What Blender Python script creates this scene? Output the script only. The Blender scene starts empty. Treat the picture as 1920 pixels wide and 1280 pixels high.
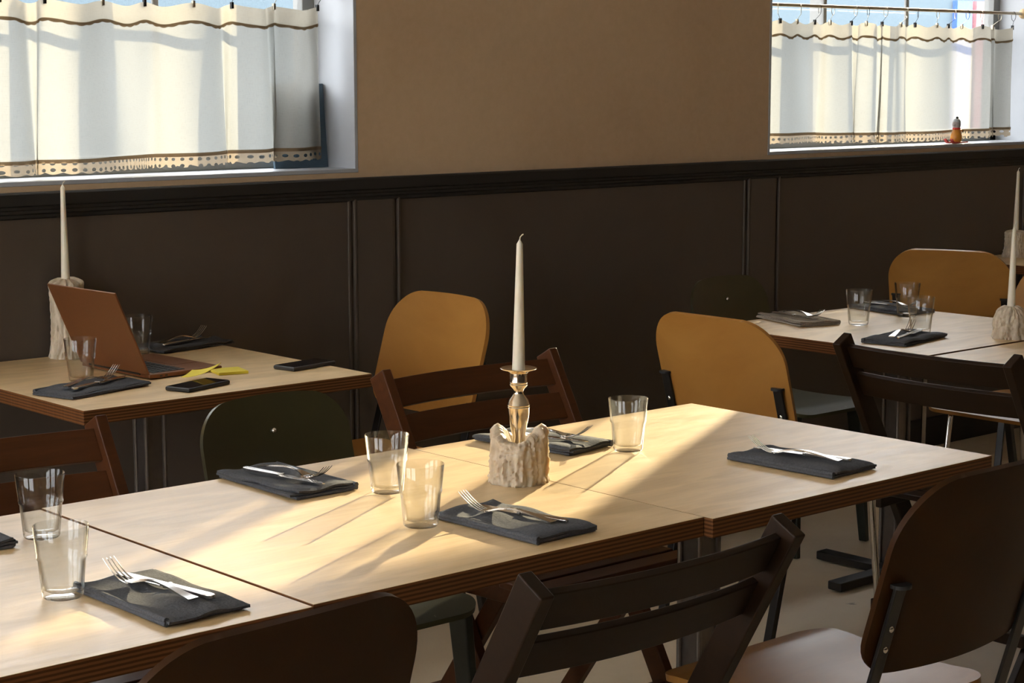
import bpy, math, random
from mathutils import Matrix, Vector, noise
random.seed(7)
sc = bpy.context.scene
col = sc.collection
PI = math.pi

# ------------------------------------------------------------ camera
cam_d = bpy.data.cameras.new('camera')
cam_d.sensor_width = 36.0
cam_d.lens = 3540.0 / 1920.0 * 36.0
cam_d.clip_end = 200
cam = bpy.data.objects.new('camera', cam_d)
col.objects.link(cam)
Rm = Matrix(((0.749703, 0.0923708, -0.655296), (-0.661774, 0.103201, -0.742567), (-0.000964, 0.990362, 0.138499)))
cam.matrix_world = Matrix.Translation((0, 0, 1.477)) @ Rm.to_4x4()
sc.camera = cam
# ------------------------------------------------------------ sky and sun
w = bpy.data.worlds.new('sky'); sc.world = w; w.use_nodes = True
bg = w.node_tree.nodes['Background']
bg.inputs[0].default_value = (0.93, 0.94, 0.97, 1)
bg.inputs[1].default_value = 6.3
AZ, EL = math.radians(28.0), math.radians(15.3)
sd = bpy.data.lights.new('sun', 'SUN'); sd.energy = 8.1; sd.angle = math.radians(0.53); sd.color = (1.0, 0.83, 0.54)
sun = bpy.data.objects.new('sun', sd); col.objects.link(sun)
sun.rotation_euler = Vector((math.cos(EL) * math.cos(AZ), math.cos(EL) * math.sin(AZ), math.sin(EL))).to_track_quat('Z', 'Y').to_euler()
sc.view_settings.view_transform = 'Standard'
sc.view_settings.look = 'None'
sc.view_settings.gamma = 1.0
sc.view_settings.use_curve_mapping = False
sc.view_settings.exposure = 0.9
sc.cycles.transparent_max_bounces = 32

# ------------------------------------------------------------ materials
def mat(name):
    m = bpy.data.materials.new(name); m.use_nodes = True
    nt = m.node_tree
    return m, nt, nt.nodes['Principled BSDF'], nt.nodes['Material Output']
def N(nt, t, **kw):
    n = nt.nodes.new(t)
    for k, v in kw.items(): setattr(n, k, v)
    return n
def setin(b, k, v):
    if k in b.inputs: b.inputs[k].default_value = v
def coords(nt, scale=(1, 1, 1), kind='Object', rot=(0, 0, 0)):
    tc = N(nt, 'ShaderNodeTexCoord'); mp = N(nt, 'ShaderNodeMapping')
    mp.inputs['Scale'].default_value = scale; mp.inputs['Rotation'].default_value = rot
    nt.links.new(tc.outputs[kind], mp.inputs['Vector'])
    return mp.outputs[0]
def noise_n(nt, vec, scale, detail=4, rough=.55, dist=0):
    n = N(nt, 'ShaderNodeTexNoise')
    n.inputs['Scale'].default_value = scale; n.inputs['Detail'].default_value = detail
    n.inputs['Roughness'].default_value = rough; n.inputs['Distortion'].default_value = dist
    nt.links.new(vec, n.inputs['Vector']); return n.outputs[0]
def ramp(nt, fac, stops):
    r = N(nt, 'ShaderNodeValToRGB'); nt.links.new(fac, r.inputs[0])
    e = r.color_ramp.elements
    while len(e) < len(stops): e.new(.5)
    for i, (p, c) in enumerate(stops):
        e[i].position = p; e[i].color = (*c, 1) if len(c) == 3 else c
    return r.outputs[0]
def bump(nt, b, h, strength=.2, dist=.002):
    n = N(nt, 'ShaderNodeBump'); n.inputs['Strength'].default_value = strength; n.inputs['Distance'].default_value = dist
    nt.links.new(h, n.inputs['Height']); nt.links.new(n.outputs[0], b.inputs['Normal'])
def mixc(nt, fac, a, b, mode='MIX'):
    m = N(nt, 'ShaderNodeMix', data_type='RGBA', blend_type=mode)
    for s, v in ((0, fac), (6, a), (7, b)):
        if hasattr(v, 'links'): nt.links.new(v, m.inputs[s])
        else: m.inputs[s].default_value = v if s == 0 else (*v, 1)
    return m.outputs[2]
def plain(name, c, rough=.5, metal=0, var=.15, vs=30, bs=.1, coat=0, spec=None):
    m, nt, b, o = mat(name)
    v = coords(nt)
    n = noise_n(nt, v, vs, 5)
    lo = tuple(x * (1 - var) for x in c); hi = tuple(min(1, x * (1 + var)) for x in c)
    nt.links.new(ramp(nt, n, [(.3, lo), (.7, hi)]), b.inputs['Base Color'])
    b.inputs['Roughness'].default_value = rough; b.inputs['Metallic'].default_value = metal
    setin(b, 'Coat Weight', coat)
    if spec is not None: setin(b, 'Specular IOR Level', spec)
    if bs: bump(nt, b, n, bs)
    return m
def wood(name, lo, hi, scale=(2, 30, 30), rough=.4, bs=.15, dist=1.5, coat=0, wear=None, spec=None):
    m, nt, b, o = mat(name)
    v = coords(nt, scale)
    n = noise_n(nt, v, 1.0, 6, .6, dist)
    big = noise_n(nt, coords(nt), 3.0, 3)
    c = ramp(nt, n, [(.25, lo), (.75, hi)])
    c = mixc(nt, .35, c, ramp(nt, big, [(.3, lo), (.7, hi)]))
    if wear:
        wn = noise_n(nt, coords(nt, (6, 6, 6)), 4, 8, .7)
        c = mixc(nt, ramp(nt, wn, [(.68, (0, 0, 0)), (.72, (1, 1, 1))]), c, wear)
    nt.links.new(c, b.inputs['Base Color'])
    b.inputs['Roughness'].default_value = rough
    setin(b, 'Coat Weight', coat); setin(b, 'Coat Roughness', .2)
    if spec is not None: setin(b, 'Specular IOR Level', spec)
    bump(nt, b, n, bs, .001)
    return m
def table_mat():
    m, nt, b, o = mat('birch plywood table')
    v = coords(nt, (1.2, 5.5, 1))
    sw = noise_n(nt, v, 2.2, 4, .5, .5)
    fine = noise_n(nt, coords(nt, (12, 160, 1)), 1, 3)
    top = ramp(nt, sw, [(.32, (.61, .42, .20)), (.5, (.78, .56, .30)), (.66, (.66, .46, .235))])
    top = mixc(nt, .12, top, ramp(nt, fine, [(.3, (.42, .28, .13)), (.7, (.85, .66, .42))]))
    wv = N(nt, 'ShaderNodeTexWave', wave_type='BANDS', bands_direction='Z')
    wv.inputs['Scale'].default_value = 46; wv.inputs['Distortion'].default_value = .6
    nt.links.new(coords(nt), wv.inputs['Vector'])
    edge = ramp(nt, wv.outputs[1], [(.2, (.075, .028, .010)), (.75, (.18, .075, .027))])
    g = N(nt, 'ShaderNodeNewGeometry'); s = N(nt, 'ShaderNodeSeparateXYZ')
    nt.links.new(g.outputs['Normal'], s.inputs[0])
    gt = N(nt, 'ShaderNodeMath', operation='GREATER_THAN'); gt.inputs[1].default_value = .8
    nt.links.new(s.outputs[2], gt.inputs[0])
    nt.links.new(mixc(nt, gt.outputs[0], edge, top), b.inputs['Base Color'])
    ma = N(nt, 'ShaderNodeMath', operation='MULTIPLY_ADD'); ma.inputs[1].default_value = .52; ma.inputs[2].default_value = .15
    nt.links.new(gt.outputs[0], ma.inputs[0]); nt.links.new(ma.outputs[0], b.inputs['Specular IOR Level'])
    bn = noise_n(nt, coords(nt, (7, 24, 1)), 1.6, 4, .6, 1.2)
    bump(nt, b, bn, .5, .0016)
    nt.links.new(ramp(nt, bn, [(0, (.30,) * 3), (1, (.50,) * 3)]), b.inputs['Roughness'])
    return m
M = {}
M['table'] = table_mat()
M['ply'] = wood('golden plywood', (.30, .125, .024), (.42, .20, .045), (3, 14, 3), .34, .1, 1.2, coat=.0, spec=.32)
M['ply_dark'] = wood('shade-darkened plywood', (.026, .009, .002), (.045, .017, .004), (3, 14, 3), .4, .08, 1.2, coat=0, spec=.15)  # plywood darkened: shade on the near backs is put into the colour
M['ply_edge'] = wood('plywood edge', (.10, .045, .018), (.22, .10, .04), (3, 3, 60), .45)
M['olive'] = plain('dark olive lacquer', (.042, .038, .016), .28, 0, .25, 6, .04, coat=.3)
M['olive_worn'] = wood('worn olive seat paint', (.05, .048, .022), (.085, .08, .035), (3, 12, 3), .5, .2, wear=(.42, .38, .27), spec=.2)
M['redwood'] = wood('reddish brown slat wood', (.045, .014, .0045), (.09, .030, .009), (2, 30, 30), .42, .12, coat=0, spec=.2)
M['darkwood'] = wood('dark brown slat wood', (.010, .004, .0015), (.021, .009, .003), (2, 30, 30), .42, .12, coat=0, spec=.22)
M['black_steel'] = plain('black painted steel', (.016, .014, .013), .35, .3, .2, 20, .03)
M['green_steel'] = plain('dark green painted steel', (.022, .026, .02), .35, .4, .3, 14, .05)
M['chrome'] = plain('chrome tube', (.62, .60, .57), .14, 1, .05, 20, 0)
M['steel'] = plain('brushed dark steel', (.16, .14, .125), .32, .85, .1, 40, .03)
M['cutlery'] = plain('polished cutlery steel', (.66, .64, .61), .16, 1, .05, 20, 0)
M['silver'] = plain('tarnished silver candlestick', (.74, .66, .54), .13, 1, .15, 25, .03)
M['napkin'] = plain('charcoal linen', (.072, .075, .084), .9, 0, .25, 260, .5, spec=.25)
M['napkin_lit'] = plain('lit-tinted taupe linen', (.27, .23, .19), .9, 0, .2, 260, .5, spec=.25)  # taupe lightened: the light strip on this napkin is put into the colour
M['rubber'] = plain('black rubber', (.012, .012, .012), .6)
M['phone'] = plain('black phone case', (.008, .008, .009), .45, 0, .1, 60, .02)
M['phone_grey'] = plain('grey phone case', (.04, .036, .035), .5, 0, .1, 60, .02)
M['screen'] = plain('dark glossy screen', (.006, .006, .008), .08, 0, 0, 5, 0)
M['alu'] = plain('rose aluminium', (.20, .075, .026), .42, .35, .04, 300, .01)
M['keys'] = plain('black keys', (.012, .012, .012), .5, 0, 0, 5, 0)
M['note'] = plain('yellow paper', (.72, .58, .05), .8, 0, .06, 8, 0)
M['blue_board'] = plain('slate blue card', (.065, .11, .15), .6, 0, .08, 12, .02)
M['ink'] = plain('black print', (.008, .008, .008), .6, 0, 0, 5, 0)
M['paint_white'] = plain('white window paint', (.42, .435, .46), .45, 0, .04, 6, .03)
M['frame'] = plain('grey window frame paint', (.22, .22, .21), .5, 0, .05, 6, .03)
M['clip'] = plain('black metal clip', (.02, .02, .02), .4, .6)
M['brass'] = plain('pale brass rod', (.62, .55, .42), .3, .9, .05, 30, 0)
M['knob'] = plain('pale turned wood', (.55, .38, .2), .5)
M['toy_orange'] = plain('orange glazed toy', (.62, .25, .03), .3)
M['toy_grey'] = plain('grey toy head', (.36, .31, .30), .6)
M['toy_red'] = plain('red toy skis', (.55, .04, .03), .4)
M['street'] = plain('street paving', (.12, .12, .12), .9, 0, .2, 3, .2)
M['facade'] = plain('pale blue grey render', (.075, .105, .125), .95, 0, .12, 60, .6)
M['facade_blue'] = plain('blue painted door', (.06, .13, .45), .5)
M['facade_red'] = plain('dusty red pipe', (.42, .18, .18), .6)
M['ceil'] = plain('ceiling paint', (.78, .74, .66), .8, 0, .06, 2, .05)
def wax_mat():
    m, nt, b, o = mat('candle wax')
    n = noise_n(nt, coords(nt, (1, 1, .4)), 60, 6)
    nt.links.new(ramp(nt, n, [(.3, (.40, .31, .21)), (.7, (.68, .58, .44))]), b.inputs['Base Color'])
    b.inputs['Roughness'].default_value = .5
    setin(b, 'Subsurface Weight', .35); setin(b, 'Subsurface Scale', .012)
    b.inputs['Subsurface Radius'].default_value = (1, .7, .45)
    bump(nt, b, n, .5, .002)
    return m
M['wax'] = wax_mat()
def taper_mat():
    m, nt, b, o = mat('ivory taper wax')
    n = noise_n(nt, coords(nt), 20, 2)
    nt.links.new(ramp(nt, n, [(.3, (.72, .66, .52)), (.7, (.78, .72, .58))]), b.inputs['Base Color'])
    b.inputs['Roughness'].default_value = .4
    setin(b, 'Subsurface Weight', .3); setin(b, 'Subsurface Scale', .008)
    b.inputs['Subsurface Radius'].default_value = (1, .7, .45)
    return m
M['taper'] = taper_mat()
def wall_mat():
    m, nt, b, o = mat('aged cream plaster')
    n = noise_n(nt, coords(nt), 1.6, 6, .6, .4)
    f = noise_n(nt, coords(nt), 45, 4)
    c = ramp(nt, n, [(.3, (.56, .385, .225)), (.7, (.65, .465, .285))])
    nt.links.new(mixc(nt, .08, c, ramp(nt, f, [(.3, (.3, .22, .14)), (.7, (.7, .55, .4))])), b.inputs['Base Color'])
    b.inputs['Roughness'].default_value = .75
    bump(nt, b, f, .12, .002)
    return m
M['plaster'] = wall_mat()
def panel_mat(name, c1, c2, worn, rough):
    m, nt, b, o = mat(name)
    n = noise_n(nt, coords(nt, (1, 1, 1)), 2.5, 7, .65, .6)
    c = ramp(nt, n, [(.3, c1), (.7, c2)])
    sp = noise_n(nt, coords(nt, (3, 3, 4)), 3.2, 9, .72)
    c = mixc(nt, ramp(nt, sp, [(.69, (0, 0, 0)), (.76, (.75,) * 3)]), c, worn)
    nt.links.new(c, b.inputs['Base Color'])
    nt.links.new(ramp(nt, n, [(.3, (rough,) * 3), (.7, (rough + .2,) * 3)]), b.inputs['Roughness'])
    bump(nt, b, sp, .08, .003)
    return m
M['panel'] = panel_mat('dark brown panelling', (.070, .053, .040), (.098, .076, .057), (.22, .10, .055), .38)
M['rail'] = panel_mat('black painted rail', (.012, .011, .010), (.018, .016, .014), (.03, .02, .015), .5)
def floor_mat():
    m, nt, b, o = mat('worn concrete floor')
    n = noise_n(nt, coords(nt), 1.3, 8, .65, .5)
    sp = noise_n(nt, coords(nt), 9, 8, .7)
    c = ramp(nt, n, [(.3, (.58, .47, .32)), (.7, (.72, .61, .45))])
    c = mixc(nt, ramp(nt, sp, [(.66, (0, 0, 0)), (.72, (.8,) * 3)]), c, (.10, .075, .05))
    nt.links.new(c, b.inputs['Base Color'])
    b.inputs['Roughness'].default_value = .45
    bump(nt, b, n, .1)
    return m
M['floor'] = floor_mat()
def schlick(nt, f0=.04):
    lw = N(nt, 'ShaderNodeLayerWeight'); lw.inputs[0].default_value = .5
    p = N(nt, 'ShaderNodeMath', operation='POWER'); p.inputs[1].default_value = 5; nt.links.new(lw.outputs['Facing'], p.inputs[0])
    m = N(nt, 'ShaderNodeMath', operation='MULTIPLY_ADD'); m.inputs[1].default_value = 1 - f0; m.inputs[2].default_value = f0
    nt.links.new(p.outputs[0], m.inputs[0]); return m.outputs[0]
def glass_mat():
    m, nt, b, o = mat('clear tumbler glass')
    nt.nodes.remove(b)
    tr = N(nt, 'ShaderNodeBsdfTransparent'); tr.inputs[0].default_value = (.955, .96, .955, 1)
    gl = N(nt, 'ShaderNodeBsdfGlossy'); gl.inputs['Roughness'].default_value = .02
    m1 = N(nt, 'ShaderNodeMixShader'); nt.links.new(schlick(nt), m1.inputs[0])
    nt.links.new(tr.outputs[0], m1.inputs[1]); nt.links.new(gl.outputs[0], m1.inputs[2])
    gs = N(nt, 'ShaderNodeBsdfGlass'); gs.inputs['IOR'].default_value = 1.45; gs.inputs['Roughness'].default_value = .0
    lw = N(nt, 'ShaderNodeLayerWeight'); lw.inputs[0].default_value = .35
    r = ramp(nt, lw.outputs['Facing'], [(.38, (.01,) * 3), (.80, (.9,) * 3)])
    m2 = N(nt, 'ShaderNodeMixShader'); nt.links.new(r, m2.inputs[0])
    nt.links.new(m1.outputs[0], m2.inputs[1]); nt.links.new(gs.outputs[0], m2.inputs[2])
    nt.links.new(m2.outputs[0], o.inputs[0])
    return m
M['glass'] = glass_mat()
def pane_mat():
    m, nt, b, o = mat('window pane glass')
    nt.nodes.remove(b)
    tr = N(nt, 'ShaderNodeBsdfTransparent'); tr.inputs[0].default_value = (.97, .98, .98, 1)
    gl = N(nt, 'ShaderNodeBsdfGlossy'); gl.inputs['Roughness'].default_value = .02
    m1 = N(nt, 'ShaderNodeMixShader'); nt.links.new(schlick(nt, .03), m1.inputs[0])
    nt.links.new(tr.outputs[0], m1.inputs[1]); nt.links.new(gl.outputs[0], m1.inputs[2])
    nt.links.new(m1.outputs[0], o.inputs[0])
    return m
M['pane'] = pane_mat()
def cloth_mat(name, c, tc, transp, lace=False):
    m, nt, b, o = mat(name)
    nt.nodes.remove(b)
    uv = N(nt, 'ShaderNodeTexCoord')
    mp = N(nt, 'ShaderNodeMapping'); mp.inputs['Scale'].default_value = (700, 60, 1); nt.links.new(uv.outputs['UV'], mp.inputs[0])
    mq = N(nt, 'ShaderNodeMapping'); mq.inputs['Scale'].default_value = (60, 700, 1); nt.links.new(uv.outputs['UV'], mq.inputs[0])
    n1 = noise_n(nt, mp.outputs[0], 1, 3); n2 = noise_n(nt, mq.outputs[0], 1, 3)
    ad = N(nt, 'ShaderNodeMath', operation='ADD'); nt.links.new(n1, ad.inputs[0]); nt.links.new(n2, ad.inputs[1])
    wv = ramp(nt, ad.outputs[0], [(.80, tuple(x * .86 for x in tc)), (1.0, tc)])
    d = N(nt, 'ShaderNodeBsdfDiffuse'); d.inputs[0].default_value = (*c, 1)
    t = N(nt, 'ShaderNodeBsdfTranslucent'); nt.links.new(wv, t.inputs[0])
    a = N(nt, 'ShaderNodeMixShader'); a.inputs[0].default_value = .62
    nt.links.new(d.outputs[0], a.inputs[1]); nt.links.new(t.outputs[0], a.inputs[2])
    tr = N(nt, 'ShaderNodeBsdfTransparent')
    x = N(nt, 'ShaderNodeMixShader')
    nt.links.new(a.outputs[0], x.inputs[1]); nt.links.new(tr.outputs[0], x.inputs[2])
    x.inputs[0].default_value = transp
    if lace:
        mp2 = N(nt, 'ShaderNodeMapping'); mp2.inputs['Scale'].default_value = (52, 52, 0); nt.links.new(uv.outputs['UV'], mp2.inputs[0])
        vo = N(nt, 'ShaderNodeTexVoronoi', feature='F1'); vo.inputs['Scale'].default_value = 1; vo.inputs['Randomness'].default_value = .15
        nt.links.new(mp2.outputs[0], vo.inputs['Vector'])
        lt = N(nt, 'ShaderNodeMath', operation='LESS_THAN'); lt.inputs[1].default_value = .27
        nt.links.new(vo.outputs['Distance'], lt.inputs[0])
        mx = N(nt, 'ShaderNodeMath', operation='MAXIMUM'); mx.inputs[1].default_value = transp
        nt.links.new(lt.outputs[0], mx.inputs[0]); nt.links.new(mx.outputs[0], x.inputs[0])
    nt.links.new(x.outputs[0], o.inputs[0])
    return m
M['curtain'] = cloth_mat('sheer cream linen', (.55, .54, .50), (.265, .265, .245), .10)
M['hem'] = cloth_mat('doubled cream linen', (.55, .50, .42), (.27, .25, .205), .02)
M['lace'] = cloth_mat('ecru lace', (.45, .37, .27), (.24, .195, .14), .05, True)
M['ribbon'] = cloth_mat('brown braid', (.30, .21, .13), (.17, .12, .07), .02)

# ------------------------------------------------------------ mesh helpers
class MB:
    def __init__(s): s.v = []; s.f = []; s.uv = None
    def add(s, vs, fs):
        k = len(s.v); s.v += [tuple(p) for p in vs]; s.f += [tuple(i + k for i in f) for f in fs]; return s
    def box(s, a, b):
        x0, y0, z0 = a; x1, y1, z1 = b
        vs = [(x0, y0, z0), (x1, y0, z0), (x1, y1, z0), (x0, y1, z0), (x0, y0, z1), (x1, y0, z1), (x1, y1, z1), (x0, y1, z1)]
        return s.add(vs, [(0, 3, 2, 1), (4, 5, 6, 7), (0, 1, 5, 4), (1, 2, 6, 5), (2, 3, 7, 6), (3, 0, 4, 7)])
    def beam(s, p, q, wd, th, side=(1, 0, 0), w2=None, t2=None):
        p = Vector(p); q = Vector(q); d = (q - p).normalized(); sx = Vector(side); sx = (sx - d * sx.dot(d)).normalized(); sy = d.cross(sx)
        vs = []
        for c, a, b in ((p, wd, th), (q, w2 or wd, t2 or th)):
            for i, j in ((-1, -1), (1, -1), (1, 1), (-1, 1)): vs.append(c + sx * (i * a / 2) + sy * (j * b / 2))
        return s.add(vs, [(0, 3, 2, 1), (4, 5, 6, 7), (0, 1, 5, 4), (1, 2, 6, 5), (2, 3, 7, 6), (3, 0, 4, 7)])
    def tube(s, path, r, seg=12, caps=True):
        P = [Vector(p) for p in path]; n = len(P); rs = r if isinstance(r, (list, tuple)) else [r] * n
        vs = []; up = None
        for i in range(n):
            d = (P[min(i + 1, n - 1)] - P[max(i - 1, 0)]).normalized()
            if up is None:
                up = Vector((0, 0, 1)) if abs(d.z) < .9 else Vector((1, 0, 0))
            up = (up - d * up.dot(d)).normalized(); sd_ = d.cross(up)
            for k in range(seg):
                a = 2 * PI * k / seg
                vs.append(P[i] + (up * math.cos(a) + sd_ * math.sin(a)) * rs[i])
        fs = []
        for i in range(n - 1):
            for k in range(seg):
                a = i * seg + k; b = i * seg + (k + 1) % seg
                fs.append((a, b, b + seg, a + seg))
        if caps: fs += [tuple(reversed(range(seg))), tuple(range((n - 1) * seg, n * seg))]
        return s.add(vs, fs)
    def lathe(s, prof, seg=40, c=(0, 0, 0), closed=False, fr=None):
        vs = []; n = len(prof)
        for (r, z) in prof:
            for k in range(seg):
                a = 2 * PI * k / seg; rr = max(r, 1e-5)
                if fr: rr, zz = fr(rr, z, a)
                else: zz = z
                vs.append((c[0] + rr * math.cos(a), c[1] + rr * math.sin(a), c[2] + zz))
        fs = []
        for i in range(n if closed else n - 1):
            for k in range(seg):
                a = i * seg + k; b = i * seg + (k + 1) % seg; j = ((i + 1) % n - i) * seg
                fs.append((a, b, b + j, a + j))
        return s.add(vs, fs)
    def slab(s, fn, nu, nv, t):
        # closed thick sheet; fn(u, v) with u, v in 0..1
        P = [[Vector(fn(i / nu, j / nv)) for i in range(nu + 1)] for j in range(nv + 1)]
        top = []; bot = []
        for j in range(nv + 1):
            for i in range(nu + 1):
                du = P[j][min(i + 1, nu)] - P[j][max(i - 1, 0)]; dv = P[min(j + 1, nv)][i] - P[max(j - 1, 0)][i]
                n = du.cross(dv)
                n = n.normalized() if n.length > 1e-12 else Vector((0, 0, 1))
                top.append(P[j][i] + n * t / 2); bot.append(P[j][i] - n * t / 2)
        K = len(top); W = nu + 1; fs = []
        for j in range(nv):
            for i in range(nu):
                a = j * W + i; fs.append((a, a + 1, a + W + 1, a + W)); fs.append((K + a, K + a + W, K + a + W + 1, K + a + 1))
        for i in range(nu):
            fs.append((i, K + i, K + i + 1, i + 1)); a = nv * W + i; fs.append((a, a + 1, K + a + 1, K + a))
        for j in range(nv):
            a = j * W; fs.append((a, a + W, K + a + W, K + a)); a = j * W + nu; fs.append((a, K + a, K + a + W, a + W))
        return s.add(top + bot, fs)
    def sphere(s, c, r, seg=16, rings=10):
        rx, ry, rz = r if isinstance(r, (tuple, list)) else (r, r, r)
        vs = []
        for j in range(rings + 1):
            ph = PI * j / rings
            for k in range(seg):
                a = 2 * PI * k / seg
                vs.append((c[0] + rx * max(math.sin(ph), 1e-4) * math.cos(a), c[1] + ry * max(math.sin(ph), 1e-4) * math.sin(a), c[2] - rz * math.cos(ph)))
        fs = []
        for j in range(rings):
            for k in range(seg):
                a = j * seg + k; b = j * seg + (k + 1) % seg
                fs.append((a, b, b + seg, a + seg))
        return s.add(vs, fs)
    def build(s, name, m, parent=None, bevel=0, sharp=35, loc=None, smooth=True):
        me = bpy.data.meshes.new(name); me.from_pydata([tuple(v) for v in s.v], [], s.f); me.update()
        ob = bpy.data.objects.new(name, me); col.objects.link(ob); me.materials.append(m)
        if smooth:
            for p in me.polygons: p.use_smooth = True
            me.set_sharp_from_angle(angle=math.radians(sharp))
        if s.uv:
            ul = me.uv_layers.new(name='UVMap')
            for lp in me.loops: ul.data[lp.index].uv = s.uv[lp.vertex_index]
        if bevel:
            bv = ob.modifiers.new('bevel', 'BEVEL'); bv.width = bevel; bv.segments = 2; bv.limit_method = 'ANGLE'; bv.angle_limit = math.radians(40); bv.harden_normals = True
        if parent: ob.parent = parent
        if loc: ob.location = loc
        return ob
def tag(o, label=None, cat=None, group=None, kind=None):
    for k, v in (('label', label), ('category', cat), ('group', group), ('kind', kind)):
        if v: o[k] = v
    return o
def empty(name, loc=(0, 0, 0), rz=0, label=None, cat=None, group=None, kind=None):
    o = bpy.data.objects.new(name, None); col.objects.link(o); o.empty_display_size = .05
    o.location = loc; o.rotation_euler = (0, 0, rz)
    return tag(o, label, cat, group, kind)
def kids(o): return [c for c in bpy.data.objects if c.parent == o]
def copy_tree(o, parent=None):
    c = o.copy(); col.objects.link(c)
    if parent: c.parent = parent
    for ch in kids(o): copy_tree(ch, c)
    return c

# ------------------------------------------------------------ the room
Y0, Y1 = 4.52, 4.78
ZS, ZT = 1.21, 2.30
WINS = [(-2.04, -.34), (1.68, 3.38), (5.22, 6.93)]
XL, XR, YB, ZC = -3.2, 8.7, -3.2, 3.1
b = MB()
xs = [XL - .2] + [x for p in WINS for x in p] + [XR + .2]
for i in range(0, len(xs), 2): b.box((xs[i], Y0, 1.15), (xs[i + 1], Y1, ZC))
for (a0, a1) in WINS: b.box((a0, Y0, ZT), (a1, Y1, ZC)); b.box((a0, Y0, 1.15), (a1, Y1, ZS - .012))
b.box((XL - .2, Y0, -.1), (XR + .2, Y1, 1.15))
tag(b.build('wall_back', M['plaster']), kind='structure')
FILL_WINS = [(-.2, 1.7), (2.2, 4.1)]  # unseen left windows, added to lift the daylight fill in the room
b = MB(); ys = [YB] + [y for p in FILL_WINS for y in p] + [Y0]
for i in range(0, len(ys), 2): b.box((XL - .2, ys[i], -.1), (XL, ys[i + 1], ZC))
for (a0, a1) in FILL_WINS: b.box((XL - .2, a0, 2.85), (XL, a1, ZC)); b.box((XL - .2, a0, -.1), (XL, a1, .95))
tag(b.build('wall_left', M['plaster']), kind='structure')
for i, (a0, a1) in enumerate(FILL_WINS):
    e = empty('window_%d' % (i + 4), (0, 0, 0), kind='structure')
    b = MB()
    for y in (a0, a1 - .05, (a0 + a1) / 2 - .025): b.box((XL - .12, y, .95), (XL - .07, y + .05, 2.85))
    for z in (.95, 2.80, 2.1): b.box((XL - .12, a0, z), (XL - .07, a1, z + .05))
    b.build('window_frame', M['paint_white'], e)
    MB().box((XL - .097, a0, .95), (XL - .093, a1, 2.85)).build('window_pane', M['pane'], e)
tag(MB().box((XR, YB, -.1), (XR + .2, Y0, ZC)).build('wall_right', M['plaster']), kind='structure')
tag(MB().box((XL - .2, YB - .2, -.1), (XR + .2, YB, ZC)).build('wall_front', M['panel']), kind='structure')
tag(MB().box((XL - .2, YB - .2, ZC), (XR + .2, Y1, ZC + .2)).build('ceiling', M['ceil']), kind='structure')
tag(MB().box((XL, YB, -.1), (XR, Y0, 0)).build('floor', M['floor']), kind='structure')
# wainscot below the rail
tag(MB().box((XL, 4.508, .12), (XR, Y0, 1.12)).build('trim_1', M['panel']), kind='structure')
b = MB()
for xc in (-2.1, -.36, 1.38, 3.425, 5.175, 6.92, 8.5):
    h = .097
    b.box((xc - h + .03, 4.499, .12), (xc + h - .03, 4.508, 1.12))
    for sx in (-1, 1):
        x = xc + sx * (h - .015)
        b.box((x - .015, 4.501, .12), (x - .006, 4.508, 1.12))
        b.box((x + .004, 4.496, .12), (x + .012, 4.508, 1.12))
tag(b.build('trim_2', M['panel'], bevel=.002), kind='structure')
# rail
pr = [(4.52, 1.183), (4.484, 1.183), (4.480, 1.179), (4.480, 1.150), (4.486, 1.146), (4.486, 1.139), (4.489, 1.136), (4.489, 1.129), (4.497, 1.125), (4.497, 1.117), (4.506, 1.113), (4.52, 1.113)]
vs = [(x, y, z) for x in (XL, XR) for (y, z) in pr]; n = len(pr)
tag(MB().add(vs, [(i, (i + 1) % n, (i + 1) % n + n, i + n) for i in range(n)] + [tuple(range(n))[::-1], tuple(range(n, 2 * n))]).build('trim_3', M['rail'], sharp=20), kind='structure')
tag(MB().box((XL, 4.495, 0), (XR, 4.52, .12)).build('baseboard_back', M['rail'], bevel=.004), kind='structure')
# windows
def window(i, x0, x1):
    e = empty('window_%d' % i, (0, 0, 0), kind='structure')
    b = MB()
    t = .012
    b.box((x0, Y0 - .001, ZS - .012), (x0 + t, 4.72, ZT)); b.box((x1 - t, Y0 - .001, ZS - .012), (x1, 4.72, ZT)); b.box((x0, Y0 - .001, ZT - t), (x1, 4.72, ZT))
    b.build('reveal_lining', M['paint_white'], e, bevel=.002)
    b = MB().box((x0, Y0 - .002, ZS - .012), (x1, 4.72, ZS))
    b.build('window_sill', M['paint_white'], e, bevel=.002)
    b = MB(); fy0, fy1 = 4.715, 4.765; fw = .055
    b.box((x0, fy0, ZS), (x0 + fw, fy1, ZT)); b.box((x1 - fw, fy0, ZS), (x1, fy1, ZT))
    b.box((x0, fy0, ZS), (x1, fy1, ZS + .05)); b.box((x0, fy0, ZT - fw), (x1, fy1, ZT))
    for k in (1, 2):
        xm = x1 - (.623, 1.145)[k - 1] if i != 2 else (2.834, 2.31)[k - 1]
        b.box((xm - .010, (4.734, 4.73)[k - 1], ZS), (xm + .010, (4.746, 4.80)[k - 1], ZT))
    b.box((x0, 4.734, 1.648), (x1, 4.748, 1.674))
    b.build('window_frame', M['frame'], e, bevel=.003)
    MB().box((x0 + .03, 4.738, ZS + .03), (x1 - .03, 4.742, ZT - .03)).build('window_pane', M['pane'], e)
for i, (a0, a1) in enumerate(WINS): window(i + 1, a0, a1)
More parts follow.
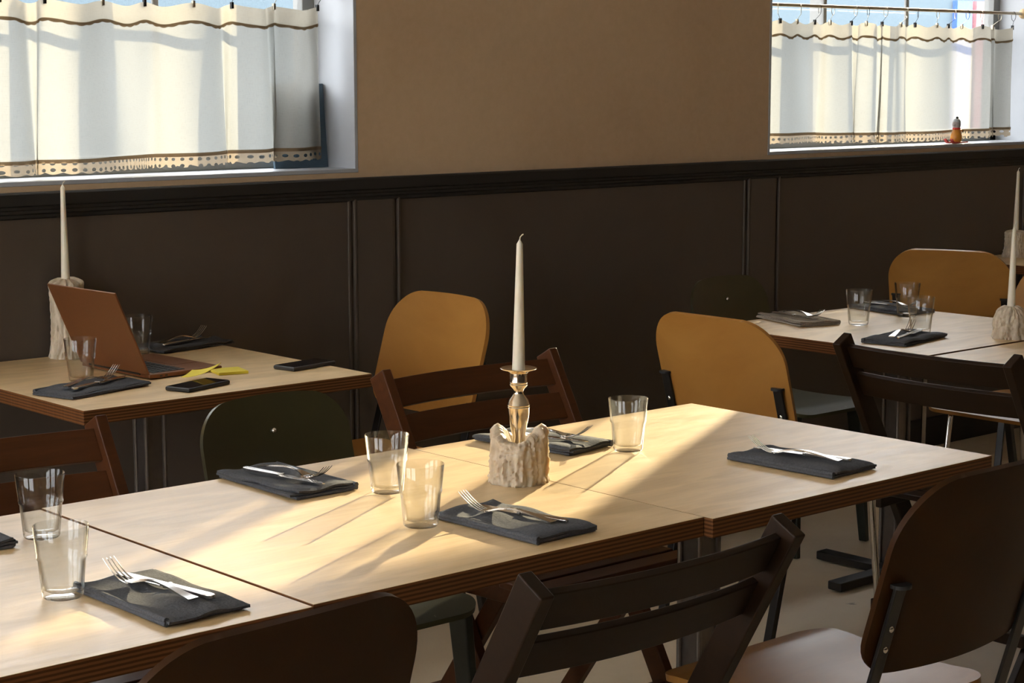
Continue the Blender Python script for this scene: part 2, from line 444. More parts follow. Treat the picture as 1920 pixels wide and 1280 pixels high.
# outside
tag(MB().box((-30, Y1, -.4), (60, 14, -.2)).build('street', M['street']), 'grey street paving outside the windows', 'street', kind='structure')
fe = empty('facade', (0, 0, 0), 0, 'pale blue grey building front across the street seen above the curtains', 'building')
MB().box((-25, 14, -.4), (60, 14.6, 3.6)).build('wall', M['facade'], fe)
for (xa, xb, m_, nm) in ((19.55, 19.86, 'facade_blue', 'door'), (19.95, 20.3, 'facade_red', 'shutter')):
    MB().box((xa, 13.93, -.2), (xb, 14.0, 2.4)).build(nm, M[m_], fe)

# ------------------------------------------------------------ curtains
def curtain(name, x0, x1, yc, nf, seed, label, ringn, drop=0.0):
    e = empty(name, (0, 0, 0), 0, label, 'curtain')
    rnd = random.Random(seed)
    ph = [rnd.uniform(-.5, .5) for _ in range(nf + 2)]
    L = x1 - x0
    def surf(u, z):
        # u 0..1 across, skewed pleats
        k = u * nf; i = int(min(k, nf - 1)); f = k - i
        a = 2 * PI * (u * nf + .35 * math.sin(2 * PI * u * 1.7 + seed))
        amp = .021 + .008 * math.sin(7 * u + seed)
        hz = (1.675 - z) / .44
        amp *= (.75 + .4 * hz)
        x = x0 + L * u + .030 * math.sin(a + 1.1) * (.6 + .4 * hz) + .012 * hz * math.sin(3.3 * a / nf * 2 + seed)
        y = yc + amp * (math.sin(a) + .35 * math.sin(2 * a + .8)) + .006 * math.sin(2.3 * a + 1) + .004 * math.sin(31 * u + 6 * z)
        if u > .97: x = min(x, x1 + .01)
        return Vector((min(max(x, x0 - .01), x1 + .012 + .02 * hz * (u > .98)), min(y, 4.70), z))
    def strip(nm, zf0, zf1, m_, nz, off=0.0, scal=0):
        NU = 420; b = MB(); b.uv = []
        for j in range(nz + 1):
            for i in range(NU + 1):
                u = i / NU; t = j / nz
                zb = zf0(u); z = zb + (zf1(u) - zb) * t
                if scal and j == 0: z += scal * (1 - abs(math.sin(PI * u * L / .026)))
                p = surf(u, z); p.y -= off
                b.v.append(tuple(p)); b.uv.append((u * L * 1.25, z))
        for j in range(nz):
            for i in range(NU):
                a = j * (NU + 1) + i; b.f.append((a, a + 1, a + NU + 2, a + NU + 1))
        o = b.build(nm, m_, e, sharp=60)
        return o
    ztop = lambda u: 1.677 + .006 * math.cos(2 * PI * u * ringn)
    zbot = lambda u: 1.262 - drop * (1 - u) + .006 * math.sin(5 * u + seed)
    strip('panel', zbot, lambda u: ztop(u) - .052, M['curtain'], 22)
    strip('header', lambda u: ztop(u) - .052, ztop, M['hem'], 4)
    strip('ribbon_trim', lambda u: ztop(u) - .058, lambda u: ztop(u) - .048, M['ribbon'], 2, .0025, .003)
    strip('hem_band', lambda u: zbot(u) - .004, lambda u: zbot(u) + .006, M['ribbon'], 2, .0025)
    strip('lace_border', lambda u: zbot(u) - .034, zbot, M['lace'], 3, .001, .006)
    ZR = 1.738
    for k in range(ringn + 1):
        u = min(.997, max(.003, k / ringn)); p = surf(u, 1.677); z = ztop(u)
        c = Vector((p.x, 4.588, ZR - .012))
        rb = MB(); ang = rnd.uniform(-.5, .5)
        pts = [c + Vector((.006 * math.sin(ang) + .5 * .0 + .017 * math.sin(t) * math.sin(ang + .9), .017 * math.sin(t) * math.cos(ang + .9), .019 * math.cos(t))) for t in [2 * PI * q / 20 for q in range(21)]]
        rb.tube(pts, .0011, 6, False)
        rg = rb.build('curtain_ring', M['brass'] if k % 3 else M['clip'], e)
        cb = MB(); cp = Vector((c.x, 4.588, ZR - .031))
        cb.tube([cp, (p.x, p.y, z + .004)], .0009, 6)
        cb.box((p.x - .0035, p.y - .005, z - .012), (p.x + .0035, p.y + .005, z + .006))
        cb.build('clip', M['clip'] if k % 2 else M['brass'], rg)
    return e
curtain('cafe_curtain', 1.72, 3.305, 4.605, 7, 3, 'long cream cafe curtain with lace hem hanging in the left window', 11, .004)
curtain('cafe_curtain', 5.25, 6.83, 4.605, 7, 8, 'long cream cafe curtain with lace hem hanging in the right window', 15)
for (x0, x1, lb) in ((1.68, 3.38, 'left'), (5.22, 6.93, 'right')):
    r = empty('curtain_rod', (0, 0, 0), 0, 'thin pale curtain rod across the %s window' % lb, 'curtain rod', 'curtain rods')
    MB().tube([(x0 + .012, 4.588, 1.738), (x1 - .012, 4.588, 1.738)], .0065, 12).build('rod', M['brass'], r)
    for xx, s in ((x0 + .012, 1), (x1 - .012, -1)):
        MB().sphere((xx + s * .016, 4.588, 1.738), (.018, .021, .021)).build('end_knob', M['knob'], r)

# ------------------------------------------------------------ tables
TABLES = [
 ('table_left', .68, 2.09, 'square birch table at the near left of the long row'),
 ('table_mid', 1.483, 2.099, 'square birch table in the middle of the long row under the candlestick'),
 ('table_right', 2.2806, 2.080, 'square birch table at the right end of the long row'),
 ('t4', 2.005, 3.70, 'square birch table by the wall with the laptop on it'),
 ('t6', 4.085, 2.968, 'square birch table on the right behind the slatted chair with three glasses'),
 ('t7', 4.085, 2.155, 'square birch table at the right edge joined to the one with three glasses'),
 ('t8', 6.32, 3.70, 'square birch table far back at the right by the wall'),
]
TS = .797
def make_table():
    e = empty('square_table')
    MB().box((0, 0, .716), (TS, TS, .75)).build('tabletop', M['table'], e, bevel=.0015)
    c = TS / 2
    b = MB().box((c - .024, c - .024, .02), (c + .024, c + .024, .70))
    for s in (-1, 1):
        for t in (-1, 1):
            b.tube([(c + s * .026, c + t * .026, .02), (c + s * .026, c + t * .026, .70)], .006, 10)
    b.build('pedestal', M['steel'], e, bevel=.003)
    MB().box((c - .19, c - .025, .695), (c + .19, c + .025, .716)).box((c - .025, c - .19, .695), (c + .025, c + .19, .716)).build('top_bracket', M['black_steel'], e)
    b = MB().beam((c - .27, c, .018), (c + .27, c, .018), .05, .026, (0, 1, 0)).beam((c, c - .27, .018), (c, c + .27, .018), .05, .026)
    b.lathe([(.0, .0), (.06, .0), (.06, .034), (.03, .045), (0, .045)], 24, (c, c, 0))
    b.build('base', M['black_steel'], e, bevel=.004)
    return e
T0 = make_table()
for i, (nm, x, y, lb) in enumerate(TABLES):
    o = T0 if i == 0 else copy_tree(T0)
    o.location = (x, y, 0); tag(o, lb, 'table', 'square birch tables')

# ------------------------------------------------------------ chairs
def shell_back(H0, H1, W, rt, rb, lean, cy=.025, t=.011, arch=.012, taper=.0, base_y=0.0):
    # plywood back: rows by height; corners rounded by radius; concave to the sitter (+Y)
    rows = []
    nb, nm, ntp = 8, 10, 12
    for i in range(nb): a = PI / 2 * i / nb; rows.append((H0 + rb * (1 - math.cos(a)), W - rb * (1 - math.sin(a))))
    for i in range(nm + 1): z = H0 + rb + (H1 - rt - H0 - rb) * i / nm; rows.append((z, W))
    for i in range(1, ntp + 1): a = PI / 2 * i / ntp; rows.append((H1 - rt + rt * math.sin(a), W - rt * (1 - math.cos(a))))
    nv = len(rows) - 1
    def fn(u, v):
        z, hw = rows[int(round(v * nv))]
        hw *= 1 - taper * (H1 - z) / (H1 - H0) if taper else 1
        x = (2 * u - 1) * hw
        tt = (z - H0) / (H1 - H0)
        zz = z + arch * tt * tt * (1 - (x / W) ** 2) - .6 * arch * (1 - tt) ** 2 * (1 - (x / W) ** 2)
        y = base_y - lean * tt + cy * ((x / W) ** 2 - .5)
        return (x, y, zz)
    return MB().slab(fn, 24, nv, t)
def shell_seat(W, y0, y1, z, t=.012, dip=.012, fr=.055, rb=.07):
    rows = []
    D = y1 - y0
    for i in range(9): a = PI / 2 * i / 8; rows.append((y0 + rb * (1 - math.cos(a)), W * .93 - rb * (1 - math.sin(a))))
    for i in range(1, 10): y = y0 + rb + (D - rb - fr) * i / 10; rows.append((y, W * (.93 + .07 * i / 10)))
    for i in range(0, 11): a = PI / 2 * i / 10; rows.append((y1 - fr + fr * math.sin(a), W - fr * (1 - math.cos(a))))
    nv = len(rows) - 1
    def fn(u, v):
        y, hw = rows[int(round(v * nv))]
        x = (2 * u - 1) * hw; s = (y - y0) / D
        zz = z - dip * math.sin(PI * min(1, s * 1.15)) * (1 - .4 * (x / W) ** 2) + .018 * max(0, .25 - s) - .16 * max(0, s - .82) ** 1.5
        return (x, y, zz)
    return MB().slab(fn, 24, nv, t)
def make_ply():
    e = empty('plywood_chair')
    lean = .092
    bk = shell_back(.555, .870, .220, .105, .06, lean, cy=.03, arch=.008, base_y=-.005).build('backrest', M['ply'], e, sharp=50)
    se = shell_seat(.215, .03, .45, .455).build('seat', M['ply'], e, sharp=50)
    for s in (-1, 1):
        yb = lambda z: -.010 - lean * (z - .555) / .315
        MB().beam((s * .193, yb(.44), .44), (s * .193, yb(.705), .705), .028, .007).beam((s * .193, yb(.44), .44), (s * .185, -.07, .012), .024, .018).build('rear_bar', M['black_steel'], e, bevel=.002)
        q = MB().lathe([(0, 0), (.017, 0), (.017, .006), (0, .006)], 16, (s * .193, yb(.705), .704)).build('bar_cap', M['rubber'], e)
        for zz in (.62, .60):
            pass
        for zz in (.60, .635):
            MB().sphere((s * .193, yb(zz) - .0055, zz), (.0055, .003, .0055), 10, 6).build('bolt', M['chrome'], e)
            MB().sphere((s * .193, yb(zz) + .0165, zz), (.006, .003, .006), 10, 6).build('rivet', M['black_steel'], e)
        MB().tube([(s * .193, -.01, .432), (s * .193, .33, .425), (s * .18, .345, .41), (s * .19, .385, .02), (s * .19, .385, .012)], .0095, 12).build('front_leg', M['chrome'], e)
        MB().lathe([(0, 0), (.013, 0), (.013, .02), (0, .02)], 14, (s * .19, .385, 0)).build('rubber_foot', M['rubber'], e)
        MB().lathe([(0, 0), (.013, 0), (.013, .02), (0, .02)], 14, (s * .185, -.07, 0)).build('rubber_foot', M['rubber'], e)
    MB().tube([(-.193, .02, .43), (.193, .02, .43)], .008, 10).tube([(-.193, .30, .426), (.193, .30, .426)], .008, 10).build('seat_frame', M['black_steel'], e)
    return e
def make_olive():
    e = empty('olive_chair')
    lean = .085
    shell_back(.47, .815, .182, .075, .05, lean, cy=.02, t=.009, arch=.016, base_y=-.005).build('backrest', M['olive'], e, sharp=50)
    shell_seat(.182, .0, .395, .455, .012, .008, .07, .06).build('seat', M['olive_worn'], e, sharp=50)
    MB().sphere((0, -.005 - lean * .84 + .001, .757), (.0065, .007, .0065), 10, 6).build('rivet', M['chrome'], e)
    for s in (-1, 1):
        MB().beam((s * .15, .03, .44), (s * .17, -.05, .0), .055, .022, (0, 1, 0), .03, .018).build('leg', M['green_steel'], e, bevel=.004)
        MB().beam((s * .15, .34, .44), (s * .17, .375, .0), .055, .022, (0, 1, 0), .03, .018).build('leg', M['green_steel'], e, bevel=.004)
        MB().beam((s * .16, -.01, .22), (s * .16, .36, .22), .012, .02).build('stretcher', M['green_steel'], e)
    MB().tube([(-.15, .34, .23), (.15, .34, .23)], .007, 10).build('stretcher', M['green_steel'], e)
    MB().beam((0, .02, .445), (0, -.03, .52), .05, .008).build('back_bracket', M['green_steel'], e)
    MB().box((-.16, .04, .435), (.16, .34, .446)).build('seat_frame', M['green_steel'], e)
    return e
def make_fold(m_):
    e = empty('slatted_folding_chair')
    k = .56
    HW = .243
    yz = lambda z: -(z - .84) * -k * -1  # y of the post at height z (top at y = 0)
    Y = lambda z: (.84 - z) * k
    for s in (-1, 1):
        MB().beam((s * HW, Y(.845), .845), (s * HW, Y(.005), .005), .024, .052).build('post', m_, e, bevel=.003)
        MB().beam((s * (HW - .028), Y(.44) + .14, .43), (s * (HW - .028), Y(.5) - .13, .005), .02, .042).build('leg', m_, e, bevel=.003)
        MB().beam((s * (HW - .026), Y(.44) - .10, .425), (s * (HW - .026), Y(.44) + .27, .435), .018, .036).build('seat_rail', m_, e, bevel=.003)
    def slat(z0, h, sag):
        def fn(u, v):
            x = (2 * u - 1) * (HW - .01); z = z0 + (v - .5) * h * .87
            return (x, Y(z) - .002 - sag * (1 - (x / HW) ** 2) + .006, z)
        return MB().slab(fn, 24, 3, .013)
    for zz in (.802, .729):
        slat(zz, .064, .028).build('back_slat', m_, e, bevel=.002, sharp=40)
    for i in range(6):
        y0 = Y(.44) - .11 + i * .064
        MB().box((-HW + .014, y0, .445), (HW - .014, y0 + .054, .460)).build('seat_slat', m_, e, bevel=.003)
    MB().beam((-HW + .02, Y(.5) - .07, .16), (HW - .02, Y(.5) - .07, .16), .02, .03, (0, 1, 0)).build('stretcher', m_, e, bevel=.003)
    MB().beam((-HW + .01, Y(.14), .14), (HW - .01, Y(.14), .14), .02, .03, (0, 1, 0)).build('stretcher', m_, e, bevel=.003)
    for s in (-1, 1):
        for zz in (.475, .43):
            MB().tube([(s * (HW + .010), Y(zz) + .004, zz), (s * (HW + .0145), Y(zz) + .004, zz)], .008, 14).build('bolt', M['chrome'], e)
    return e
R = math.radians
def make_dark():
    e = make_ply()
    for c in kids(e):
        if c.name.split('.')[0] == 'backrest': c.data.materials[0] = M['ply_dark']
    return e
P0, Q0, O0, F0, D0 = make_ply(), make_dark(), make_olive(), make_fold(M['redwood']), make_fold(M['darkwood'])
# (prototype, x, y, angle of the facing direction measured from +Y, label)
CH = [
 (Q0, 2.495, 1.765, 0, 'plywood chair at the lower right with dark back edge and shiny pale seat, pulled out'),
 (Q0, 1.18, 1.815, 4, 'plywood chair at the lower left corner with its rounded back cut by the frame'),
 (P0, 3.235, 4.05, 90, 'golden plywood chair beside the laptop table, facing it from the right'),
 (P0, 3.62, 3.235, -90, 'golden plywood chair with black rear bars just behind the right end of the long row'),
 (P0, 5.60, 3.97, -68, 'wide golden plywood chair back behind the table with three glasses'),
 (P0, 5.95, 3.42, -90, 'golden plywood chair half hidden at the far right edge behind the tall candle'),
 (P0, 5.30, 3.33, 90, 'plywood chair whose seat and steel legs show beneath the slatted back at the right'),
 (O0, 2.165, 3.12, 180, 'dark olive chair between the laptop table and the middle of the long row'),
 (O0, 4.60, 4.07, 180, 'small dark olive chair by the wall at the table with three glasses'),
 (F0, 2.69, 3.20, 180, 'reddish slatted folding chair behind the silver candlestick'),
 (F0, 1.47, 3.115, 180, 'reddish slatted folding chair at the left edge behind the near left table'),
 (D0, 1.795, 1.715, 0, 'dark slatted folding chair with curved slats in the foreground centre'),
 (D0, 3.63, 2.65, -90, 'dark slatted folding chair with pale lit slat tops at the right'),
]
used = set()
for (p, x, y, a, lb) in CH:
    o = p if p.name not in used else copy_tree(p)
    used.add(p.name)
    o.location = (x, y, 0); o.rotation_euler = (0, 0, R(a))
    tag(o, lb, 'chair', {P0: 'golden plywood chairs', Q0: 'dark backed plywood chairs', O0: 'dark olive chairs', F0: 'reddish slatted folding chairs', D0: 'dark slatted folding chairs'}[p])

# ------------------------------------------------------------ tumblers
def make_glass():
    e = empty('water_glass')
    prof = [(0.0, .0), (.022, .0), (.0275, .0015), (.0290, .005), (.0335, .055), (.0350, .0575), (.0358, .060), (.0352, .0635), (.0392, .1035), (.0386, .1045), (.0380, .1035), (.0338, .0635), (.0336, .060), (.0318, .056), (.0272, .0135), (.022, .0105), (0.0, .0095)]
    MB().lathe(prof, 56).build('glass_body', M['glass'], e, sharp=70)
    return e
G0 = make_glass()
GL = [(2.0, 2.60, 'water glass behind the front one, left of the candlestick'), (1.885, 2.362, 'water glass in front, left of the silver candlestick and beside the sunlit napkin'),
      (2.585, 2.585, 'sunlit water glass near the back edge right of the silver candlestick'), (1.24, 2.365, 'water glass nearest the left edge, in front of its twin'),
      (1.385, 2.705, 'water glass at the left edge, behind its twin'), (2.205, 4.075, 'water glass in front of the open laptop lid'),
      (2.535, 4.37, 'water glass behind the laptop near the wall'), (4.44, 3.48, 'water glass standing alone on the left of the right back table'),
      (4.70, 3.50, 'water glass on the right back table, the rear one of the close pair'), (4.43, 3.25, 'water glass on the right back table, the front one of the close pair')]
for i, (x, y, lb) in enumerate(GL):
    o = G0 if i == 0 else copy_tree(G0)
    o.location = (x, y, .7502); o.rotation_euler = (0, 0, i * .7); tag(o, lb, 'glass', 'stackable water glasses')

# ------------------------------------------------------------ napkins and cutlery
def napkin_mesh(seed, m_):
    # folded cloth: x across .135, y along .25; fold on the -x side
    rnd = random.Random(seed); b = MB()
    W, L = .132, .248
    for k in range(3):
        ox = rnd.uniform(-.004, .004); oy = rnd.uniform(-.006, .006); rot = rnd.uniform(-.025, .025) * (1 + .5 * k)
        sx = rnd.uniform(.97, 1.02); z0 = .0032 + k * .0042
        cv = rnd.uniform(-.006, .006) if k == 2 else 0
        def fn(u, v):
            x = (u - .5) * W * sx; y = (v - .5) * L
            wz = .0011 * math.sin(9 * u + seed + k) + .0009 * math.sin(13 * v + seed * 2 + k)
            e1 = min(u, 1 - u, v, 1 - v)
            z = z0 + wz * k * .9 + (.0014 * k * noise.noise(Vector((x * 22, y * 14, seed + k * .3))))
            z = max(z, .0032 + k * .0030)
            z += .0012 * k * max(0, 1 - (1 - v) * 9) - (.0016 * k) * max(0, 1 - e1 * 26)
            xx = x * math.cos(rot) - y * math.sin(rot) + ox + cv * (v - .5); yy = x * math.sin(rot) + y * math.cos(rot) + oy
            xx += .0025 * noise.noise(Vector((y * 14, k, seed))); yy += .003 * noise.noise(Vector((x * 14, k + 5, seed)))
            return (xx, yy, max(z, .0022))
        b.slab(fn, 26, 40, .0040)
    # rolled folds on the long left side and the near end
    for k in range(2):
        pts = [(-W / 2 + .001 + .0015 * noise.noise(Vector((i * .4, k, seed))), -L / 2 + L * i / 16, .0046 + k * .0050) for i in range(17)]
        b.tube(pts, .0042, 8)
    return b
def make_knife():
    e = empty('table_knife')
    def hd(u, v):
        y = -.105 + .095 * v; hw = (.0052 + .0022 * (1 - v)) * math.sin(PI * (.5 + .0 * v)) * (1 - .5 * max(0, .08 - v) / .08)
        return ((2 * u - 1) * hw, y, .004)
    MB().slab(hd, 6, 14, .0058).build('handle', M['cutlery'], e, sharp=70, bevel=.0018)
    def bl(u, v):
        y = -.008 + .112 * v; hw = .0092 * (1 if v < .75 else math.cos((v - .75) / .25 * PI / 2 * .93))
        x = -.0075 + (2 * u - 1) * hw * (1 if v > .06 else .72) + .0075
        return (x, y, .0036)
    MB().slab(bl, 6, 24, .0014).build('blade', M['cutlery'], e, sharp=70)
    MB().box((-.0075, -.012, .0008), (.0075, -.006, .0072)).build('bolster', M['cutlery'], e, bevel=.001)
    return e
def make_fork():
    e = empty('table_fork')
    def prof(v):  # v 0 (handle end) .. 1 (root of the tines)
        y = -.100 + .135 * v
        hw = .0085 - .0062 * min(1, v / .72) if v < .72 else .0023 + .0085 * ((v - .72) / .28) ** 1.4
        z = .003 + .010 * math.sin(PI * min(1, v / 1.0) ** 1.3) 
        return y, hw, z
    def hd(u, v):
        y, hw, z = prof(v); return ((2 * u - 1) * hw, y, z)
    MB().slab(hd, 6, 34, .0026).build('handle', M['cutlery'], e, sharp=70)
    for k in range(4):
        x = -.0088 + k * .0059
        pts = []
        for i in range(11):
            t = i / 10; pts.append((x * (1 + .08 * t), .033 + .058 * t, .003 + .001 * 0 + .026 * t ** 1.6 - .003 * math.sin(PI * t)))
        MB().tube(pts, [.0015 - .0009 * (i / 10) for i in range(11)], 8).build('tine', M['cutlery'], e)
    MB().slab(lambda u, v: ((2 * u - 1) * .0105, .028 + .012 * v, .0035 + .001 * v), 6, 4, .0022).build('root', M['cutlery'], e, sharp=70)
    return e
K0, F1 = make_knife(), make_fork()
# (x, y, turn, flip, lit tint?, where)
NP = [
 (1.335, 2.26, 0, 0, 0, 'at the near left corner beside two glasses', 1),
 (2.003, 2.262, 1, 0, 0, 'in the sun in front of the silver candlestick', 2),
 (1.905, 2.775, 0, 180, 0, 'at the back edge left of the two centre glasses', 3),
 (2.505, 2.745, 8, 180, 0, 'behind the silver candlestick', 4),
 (2.732, 2.268, 2, 0, 0, 'on the right end of the long row', 5),
 (1.262, 2.80, -3, 180, 0, 'at the left edge, mostly cut off', 6),
 (2.16, 3.935, -74, 0, 0, 'in front of the laptop on the wall table', 7),
 (2.70, 4.415, -80, 0, 0, 'behind the laptop against the wall', 8),
 (4.37, 3.655, 164, 0, 1, 'in the light strip on the right back table', 9),
 (4.79, 3.63, 170, 0, 0, 'behind the pair of glasses on the right back table', 10),
 (4.27, 3.185, -80, 0, 0, 'in front of the pair of glasses on the right back table', 11),
]
for i, (x, y, a, fl, lt, wh, sd_) in enumerate(NP):
    ang = R(a + fl)
    o = napkin_mesh(sd_, None).build('folded_napkin', M['napkin_lit'] if lt else M['napkin'], sharp=60)
    o.location = (x, y, .7505); o.rotation_euler = (0, 0, ang)
    tag(o, ('lit-tinted taupe' if lt else 'charcoal') + ' folded napkin ' + wh, 'napkin', 'folded napkins')
    kn = K0 if i == 0 else copy_tree(K0); fk = F1 if i == 0 else copy_tree(F1)
    c, s = math.cos(ang), math.sin(ang)
    def put(ob, lx, ly, lz, ra, tilt=0):
        ob.location = (x + lx * c - ly * s, y + lx * s + ly * c, lz); ob.rotation_euler = (tilt, 0, ang + ra)
    put(kn, .012, .010, .7652, R(9))
    put(fk, -.012, .012, .7672, R(7 + 3 * math.sin(i * 2.1)))
    tag(kn, 'knife on the napkin ' + wh, 'knife', 'table knives'); tag(fk, 'fork on the napkin ' + wh, 'fork', 'table forks')

# ------------------------------------------------------------ candles
def wax_block(r, h, seed, kind):
    def fr(rr, z, a):
        t = z / h
        ca, sa = math.cos(a), math.sin(a)
        if rr < .002: return rr, z
        n1 = noise.noise(Vector((ca * 3.2, sa * 3.2, t * .7 + seed)))
        n2 = noise.noise(Vector((ca * 9, sa * 9, t * 3.0 + seed * 2)))
        n3 = noise.noise(Vector((ca * 22, sa * 22, t * 14 + seed)))
        k = 1 + .10 * n1 + .12 * n2 + .08 * n3
        zz = z
        if t > .6:
            if kind == 'horns': zz = z + (t - .6) / .4 * (.30 * h * (abs(math.cos(a + .85)) ** 2.5) - .16 * h + .05 * h * n2)
            elif kind == 'tall': zz = z + (t - .6) / .4 * (.05 * h * n1)
            else: zz = z + (t - .6) / .4 * .04 * h * n1
        return rr * k, max(zz, 0)
    if kind == 'dome': prof = [(0, 0), (r * .9, 0)] + [(r * (1.02 - .06 * math.sin(PI * t)) * math.sqrt(max(0, 1 - (max(0, t - .45) / .58) ** 2.2)), h * t) for t in [i / 40 for i in range(41)]] + [(0, h)]
    elif kind == 'tall': prof = [(0, 0), (r * .9, 0)] + [(r * (1.0 - .18 * t - .12 * math.sin(PI * t * 1.2) + (.0 if t < .93 else -.5 * ((t - .93) / .07) ** 2)), h * t) for t in [i / 60 for i in range(61)]] + [(r * .2, h), (0, h)]
    else: prof = [(0, 0), (r * .9, 0)] + [(r * (1 - .05 * t), h * t) for t in [i / 40 for i in range(38)]] + [(r * .88, h * .97), (r * .74, h), (r * .55, h * .95), (r * .35, h * .74), (r * .2, h * .66), (0, h * .62)]
    return MB().lathe(prof, 110, fr=fr)
def taper(z0, z1, lx=0):
    n = 14; pts = []; rs = []
    for i in range(n + 1):
        t = i / n; pts.append((lx * t, 0, z0 + (z1 - z0 - .008) * t)); rs.append(.0118 - .0062 * t)
    pts.append((lx, 0, z1 - .004)); rs.append(.0032); pts.append((lx, 0, z1)); rs.append(.0010)
    return MB().tube(pts, rs, 24)
def candle(x, y, kind, hw, z0, z1, r, lb1, seed, lx=0):
    hld = empty('candle_holder', (x, y, .7502), 0, lb1[0], 'candle holder')
    wax_block(r, hw, seed, kind).build('wax_drips', M['wax'], hld, sharp=80)
    if kind == 'horns':
        prof = [(0, .03), (.012, .03), (.012, .075), (.0115, .085), (.014, .095), (.019, .122), (.0195, .135), (.0205, .137), (.0195, .139), (.0205, .141), (.0195, .143), (.0175, .150), (.010, .160), (.0085, .166), (.010, .170), (.0155, .176), (.0165, .178), (.0155, .180), (.0165, .182), (.0155, .184), (.0160, .199), (.022, .2035), (.0325, .2065), (.0335, .208), (.032, .2088), (.020, .2055), (.0125, .2055), (.0120, .195), (0, .195)]
        MB().lathe(prof, 48).build('candlestick', M['silver'], hld, sharp=45)
    t = empty('taper_candle', (x, y, .7502), 0, lb1[1], 'candle', 'ivory taper candles')
    taper(z0, z1, lx).build('wax', M['taper'], t, sharp=50)
    MB().tube([(lx, 0, z1 - .003), (lx + .001, 0, z1 + .004), (lx + .005, -.001, z1 + .008), (lx + .007, -.002, z1 + .009)], .0011, 6).build('wick', M['taper'], t)
candle(2.235, 2.515, 'horns', .093, .2, .440, .053, ('silver candlestick sunk in a ragged block of cream wax on the middle table', 'ivory taper candle standing in the silver candlestick'), 2.3, .003)
candle(2.375, 4.455, 'tall', .205, .19, .452, .049, ('tall lumpy cream wax column behind the laptop', 'ivory taper candle on the tall wax column behind the laptop'), 5.1)
candle(4.535, 3.02, 'dome', .090, .07, .312, .050, ('rounded greyish wax mound on the right back table', 'ivory taper candle in the rounded wax mound at the right edge'), 7.7, .002)
candle(6.62, 4.40, 'tall', .108, .09, .352, .050, ('small wax column on the far right table by the wall', 'ivory taper candle far back at the right edge by the wall'), 9.2, .004)

# ------------------------------------------------------------ laptop, phones, notes
lp = empty('laptop', (2.335, 3.975, .7502), R(3), 'open laptop with a rose coloured lid seen from behind on the wall table', 'laptop')
MB().box((0, 0, .002), (.215, .305, .013)).build('base', M['alu'], lp, bevel=.003)
kb = MB()
for i in range(5):
    for j in range(13): kb.box((.022 + i * .019, .018 + j * .0208, .013), (.038 + i * .019, .018 + j * .0208 + .0178, .0142))
kb.build('keyboard', M['keys'], lp)
MB().box((.13, .095, .0129), (.205, .21, .0135)).build('trackpad', M['alu'], lp)
la = R(23.5)
lid = MB(); dx, dz = -math.sin(la), math.cos(la)
def lidf(off, u0, u1, y0, y1, t):
    b = MB(); nx, nz = math.cos(la), math.sin(la)
    vs = []
    for (u, yy) in ((u0, y0), (u1, y0), (u1, y1), (u0, y1)):
        for s in (0, 1): vs.append((dx * u + nx * (off + s * t), yy, .013 + dz * u + nz * (off + s * t)))
    return b.add(vs, [(0, 2, 4, 6), (1, 7, 5, 3), (0, 1, 3, 2), (2, 3, 5, 4), (4, 5, 7, 6), (6, 7, 1, 0)])
lidf(-.003, 0, .225, 0, .305, .005).build('lid', M['alu'], lp, bevel=.0015)
lidf(.0021, .008, .218, .006, .299, .0005).build('screen', M['screen'], lp)
MB().tube([(0, .04, .012), (0, .265, .012)], .004, 10).build('hinge', M['keys'], lp)
for yy in (.0,):
    MB().box((.03, -.0004, .0055), (.037, .001, .009)).box((.045, -.0004, .0055), (.052, .001, .009)).build('port', M['keys'], lp)
def phone(x, y, a, m_, lb):
    p = empty('phone', (x, y, .7502), a, lb, 'phone')
    def fn(u, v):
        return ((u - .5) * .074, (v - .5) * .152, .0055)
    MB().box((-.037, -.076, 0), (.037, .076, .0105)).build('case', m_, p, bevel=.004)
    MB().box((-.033, -.072, .0104), (.033, .072, .0109)).build('screen', M['screen'], p)
    return p
phone(2.365, 3.805, R(-72), M['phone'], 'black phone in a thick case near the front edge of the wall table')
phone(2.74, 3.90, R(-80), M['phone_grey'], 'dark grey phone lying alone on the right side of the wall table')
o = MB().box((-.038, -.038, 0), (.038, .038, .007)).build('sticky_note_pad', M['note'], bevel=.0008); o.location = (2.545, 3.95, .7502); o.rotation_euler = (0, 0, R(-14))
tag(o, 'yellow pad of sticky notes beside the laptop', 'notes')
o = MB().slab(lambda u, v: ((u - .5) * .075, (v - .5) * .075, .002 + .020 * (u * 1.0) ** 2 + .006 * v * v), 12, 8, .0012).build('sticky_note', M['note'], sharp=60); o.location = (2.425, 3.885, .7615); o.rotation_euler = (0, 0, R(-52))
tag(o, 'loose yellow sticky note curling up on the black phone', 'notes')

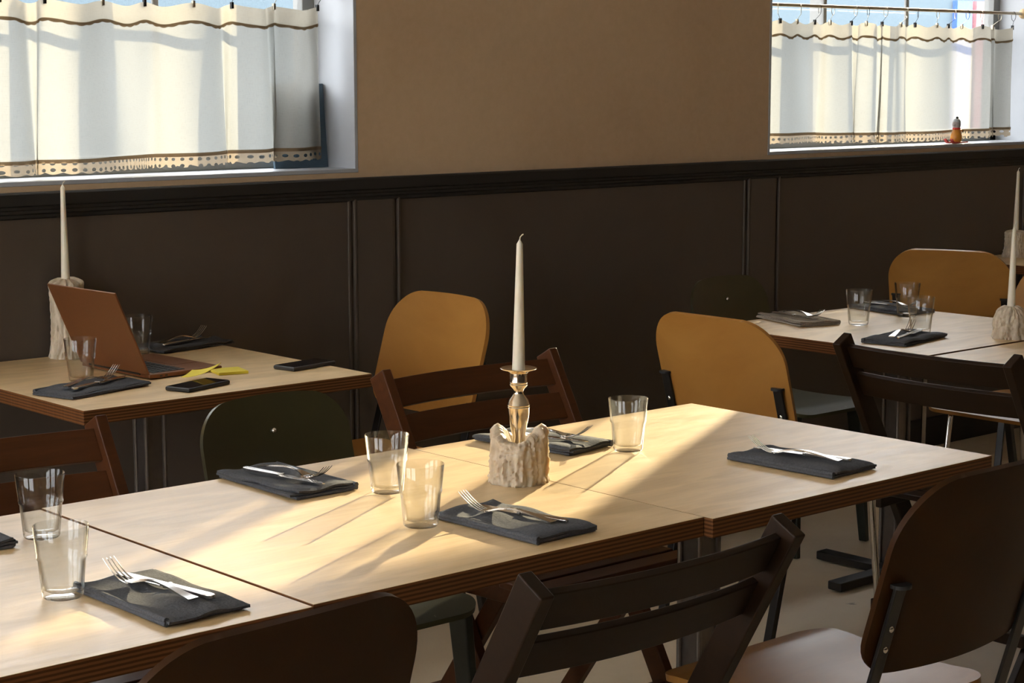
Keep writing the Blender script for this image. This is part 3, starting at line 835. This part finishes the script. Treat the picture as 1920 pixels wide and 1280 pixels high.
# ------------------------------------------------------------ things on the sills
bd = empty('menu_card', (3.222, 4.648, ZS), R(0), 'slate blue card leaning in the corner of the left window', 'card')
MB().box((-.05, 0, 0), (.142, .010, .250)).build('card', M['blue_board'], bd, bevel=.001)
cu = bpy.data.curves.new('printed_letters', 'FONT'); cu.body = 'reserved'; cu.size = .034; cu.extrude = .0004; cu.align_x = 'RIGHT'
tmp = bpy.data.objects.new('tmp_text', cu); col.objects.link(tmp)
bpy.context.view_layer.update()
tme = bpy.data.meshes.new_from_object(tmp.evaluated_get(bpy.context.evaluated_depsgraph_get())); bpy.data.objects.remove(tmp)
tx = bpy.data.objects.new('printed_letters', tme); col.objects.link(tx); tx.parent = bd; tx.location = (.124, -.0006, .205); tx.rotation_euler = (PI / 2, 0, 0); tx.data.materials.clear(); tx.data.materials.append(M['ink'])
for k in range(3):
    MB().box((-.045, -.0006, .15 - k * .018), (.10 - .02 * k, 0, .154 - k * .018)).build('printed_line', M['ink'], bd)
bd.rotation_euler = (R(-5), 0, 0)
fg = empty('toy_figurine', (6.425, 4.565, ZS + .0005), R(8), 'tiny grey headed toy figure in orange on red skis on the right sill', 'figurine')
for s in (-1, 1):
    MB().slab(lambda u, v, s=s: (-.055 + .11 * u, s * .011 + (v - .5) * .010, .0034 + .012 * max(0, .12 - u) / .12), 14, 2, .0045).build('ski', M['toy_red'], fg, bevel=.0006)
MB().lathe([(0, .004), (.015, .004), (.0185, .010), (.019, .022), (.015, .038), (.010, .048), (.006, .051), (0, .052)], 28).build('body', M['toy_orange'], fg)
MB().sphere((-.001, 0, .0625), (.0145, .014, .0165)).sphere((-.013, 0, .060), (.006, .005, .005), 10, 6).build('head', M['toy_grey'], fg)
MB().lathe([(0, .046), (.0125, .046), (.0135, .049), (.0125, .052), (0, .052)], 24).build('scarf', M['toy_red'], fg)
MB().lathe([(.0135, .067), (.0125, .074), (.008, .080), (0, .082)], 24).build('cap', M['paint_white'], fg)
MB().sphere((.003, 0, .084), .0045, 10, 6).build('pompom', M['ink'], fg)
MB().tube([(.006, .0, .043), (.020, -.004, .042), (.030, -.004, .041)], [.0045, .004, .0035], 10).build('arm', M['toy_orange'], fg)
MB().sphere((.033, -.004, .041), .0045, 10, 6).build('hand', M['ink'], fg)
fg.scale = (1.22, 1.22, 1.22)
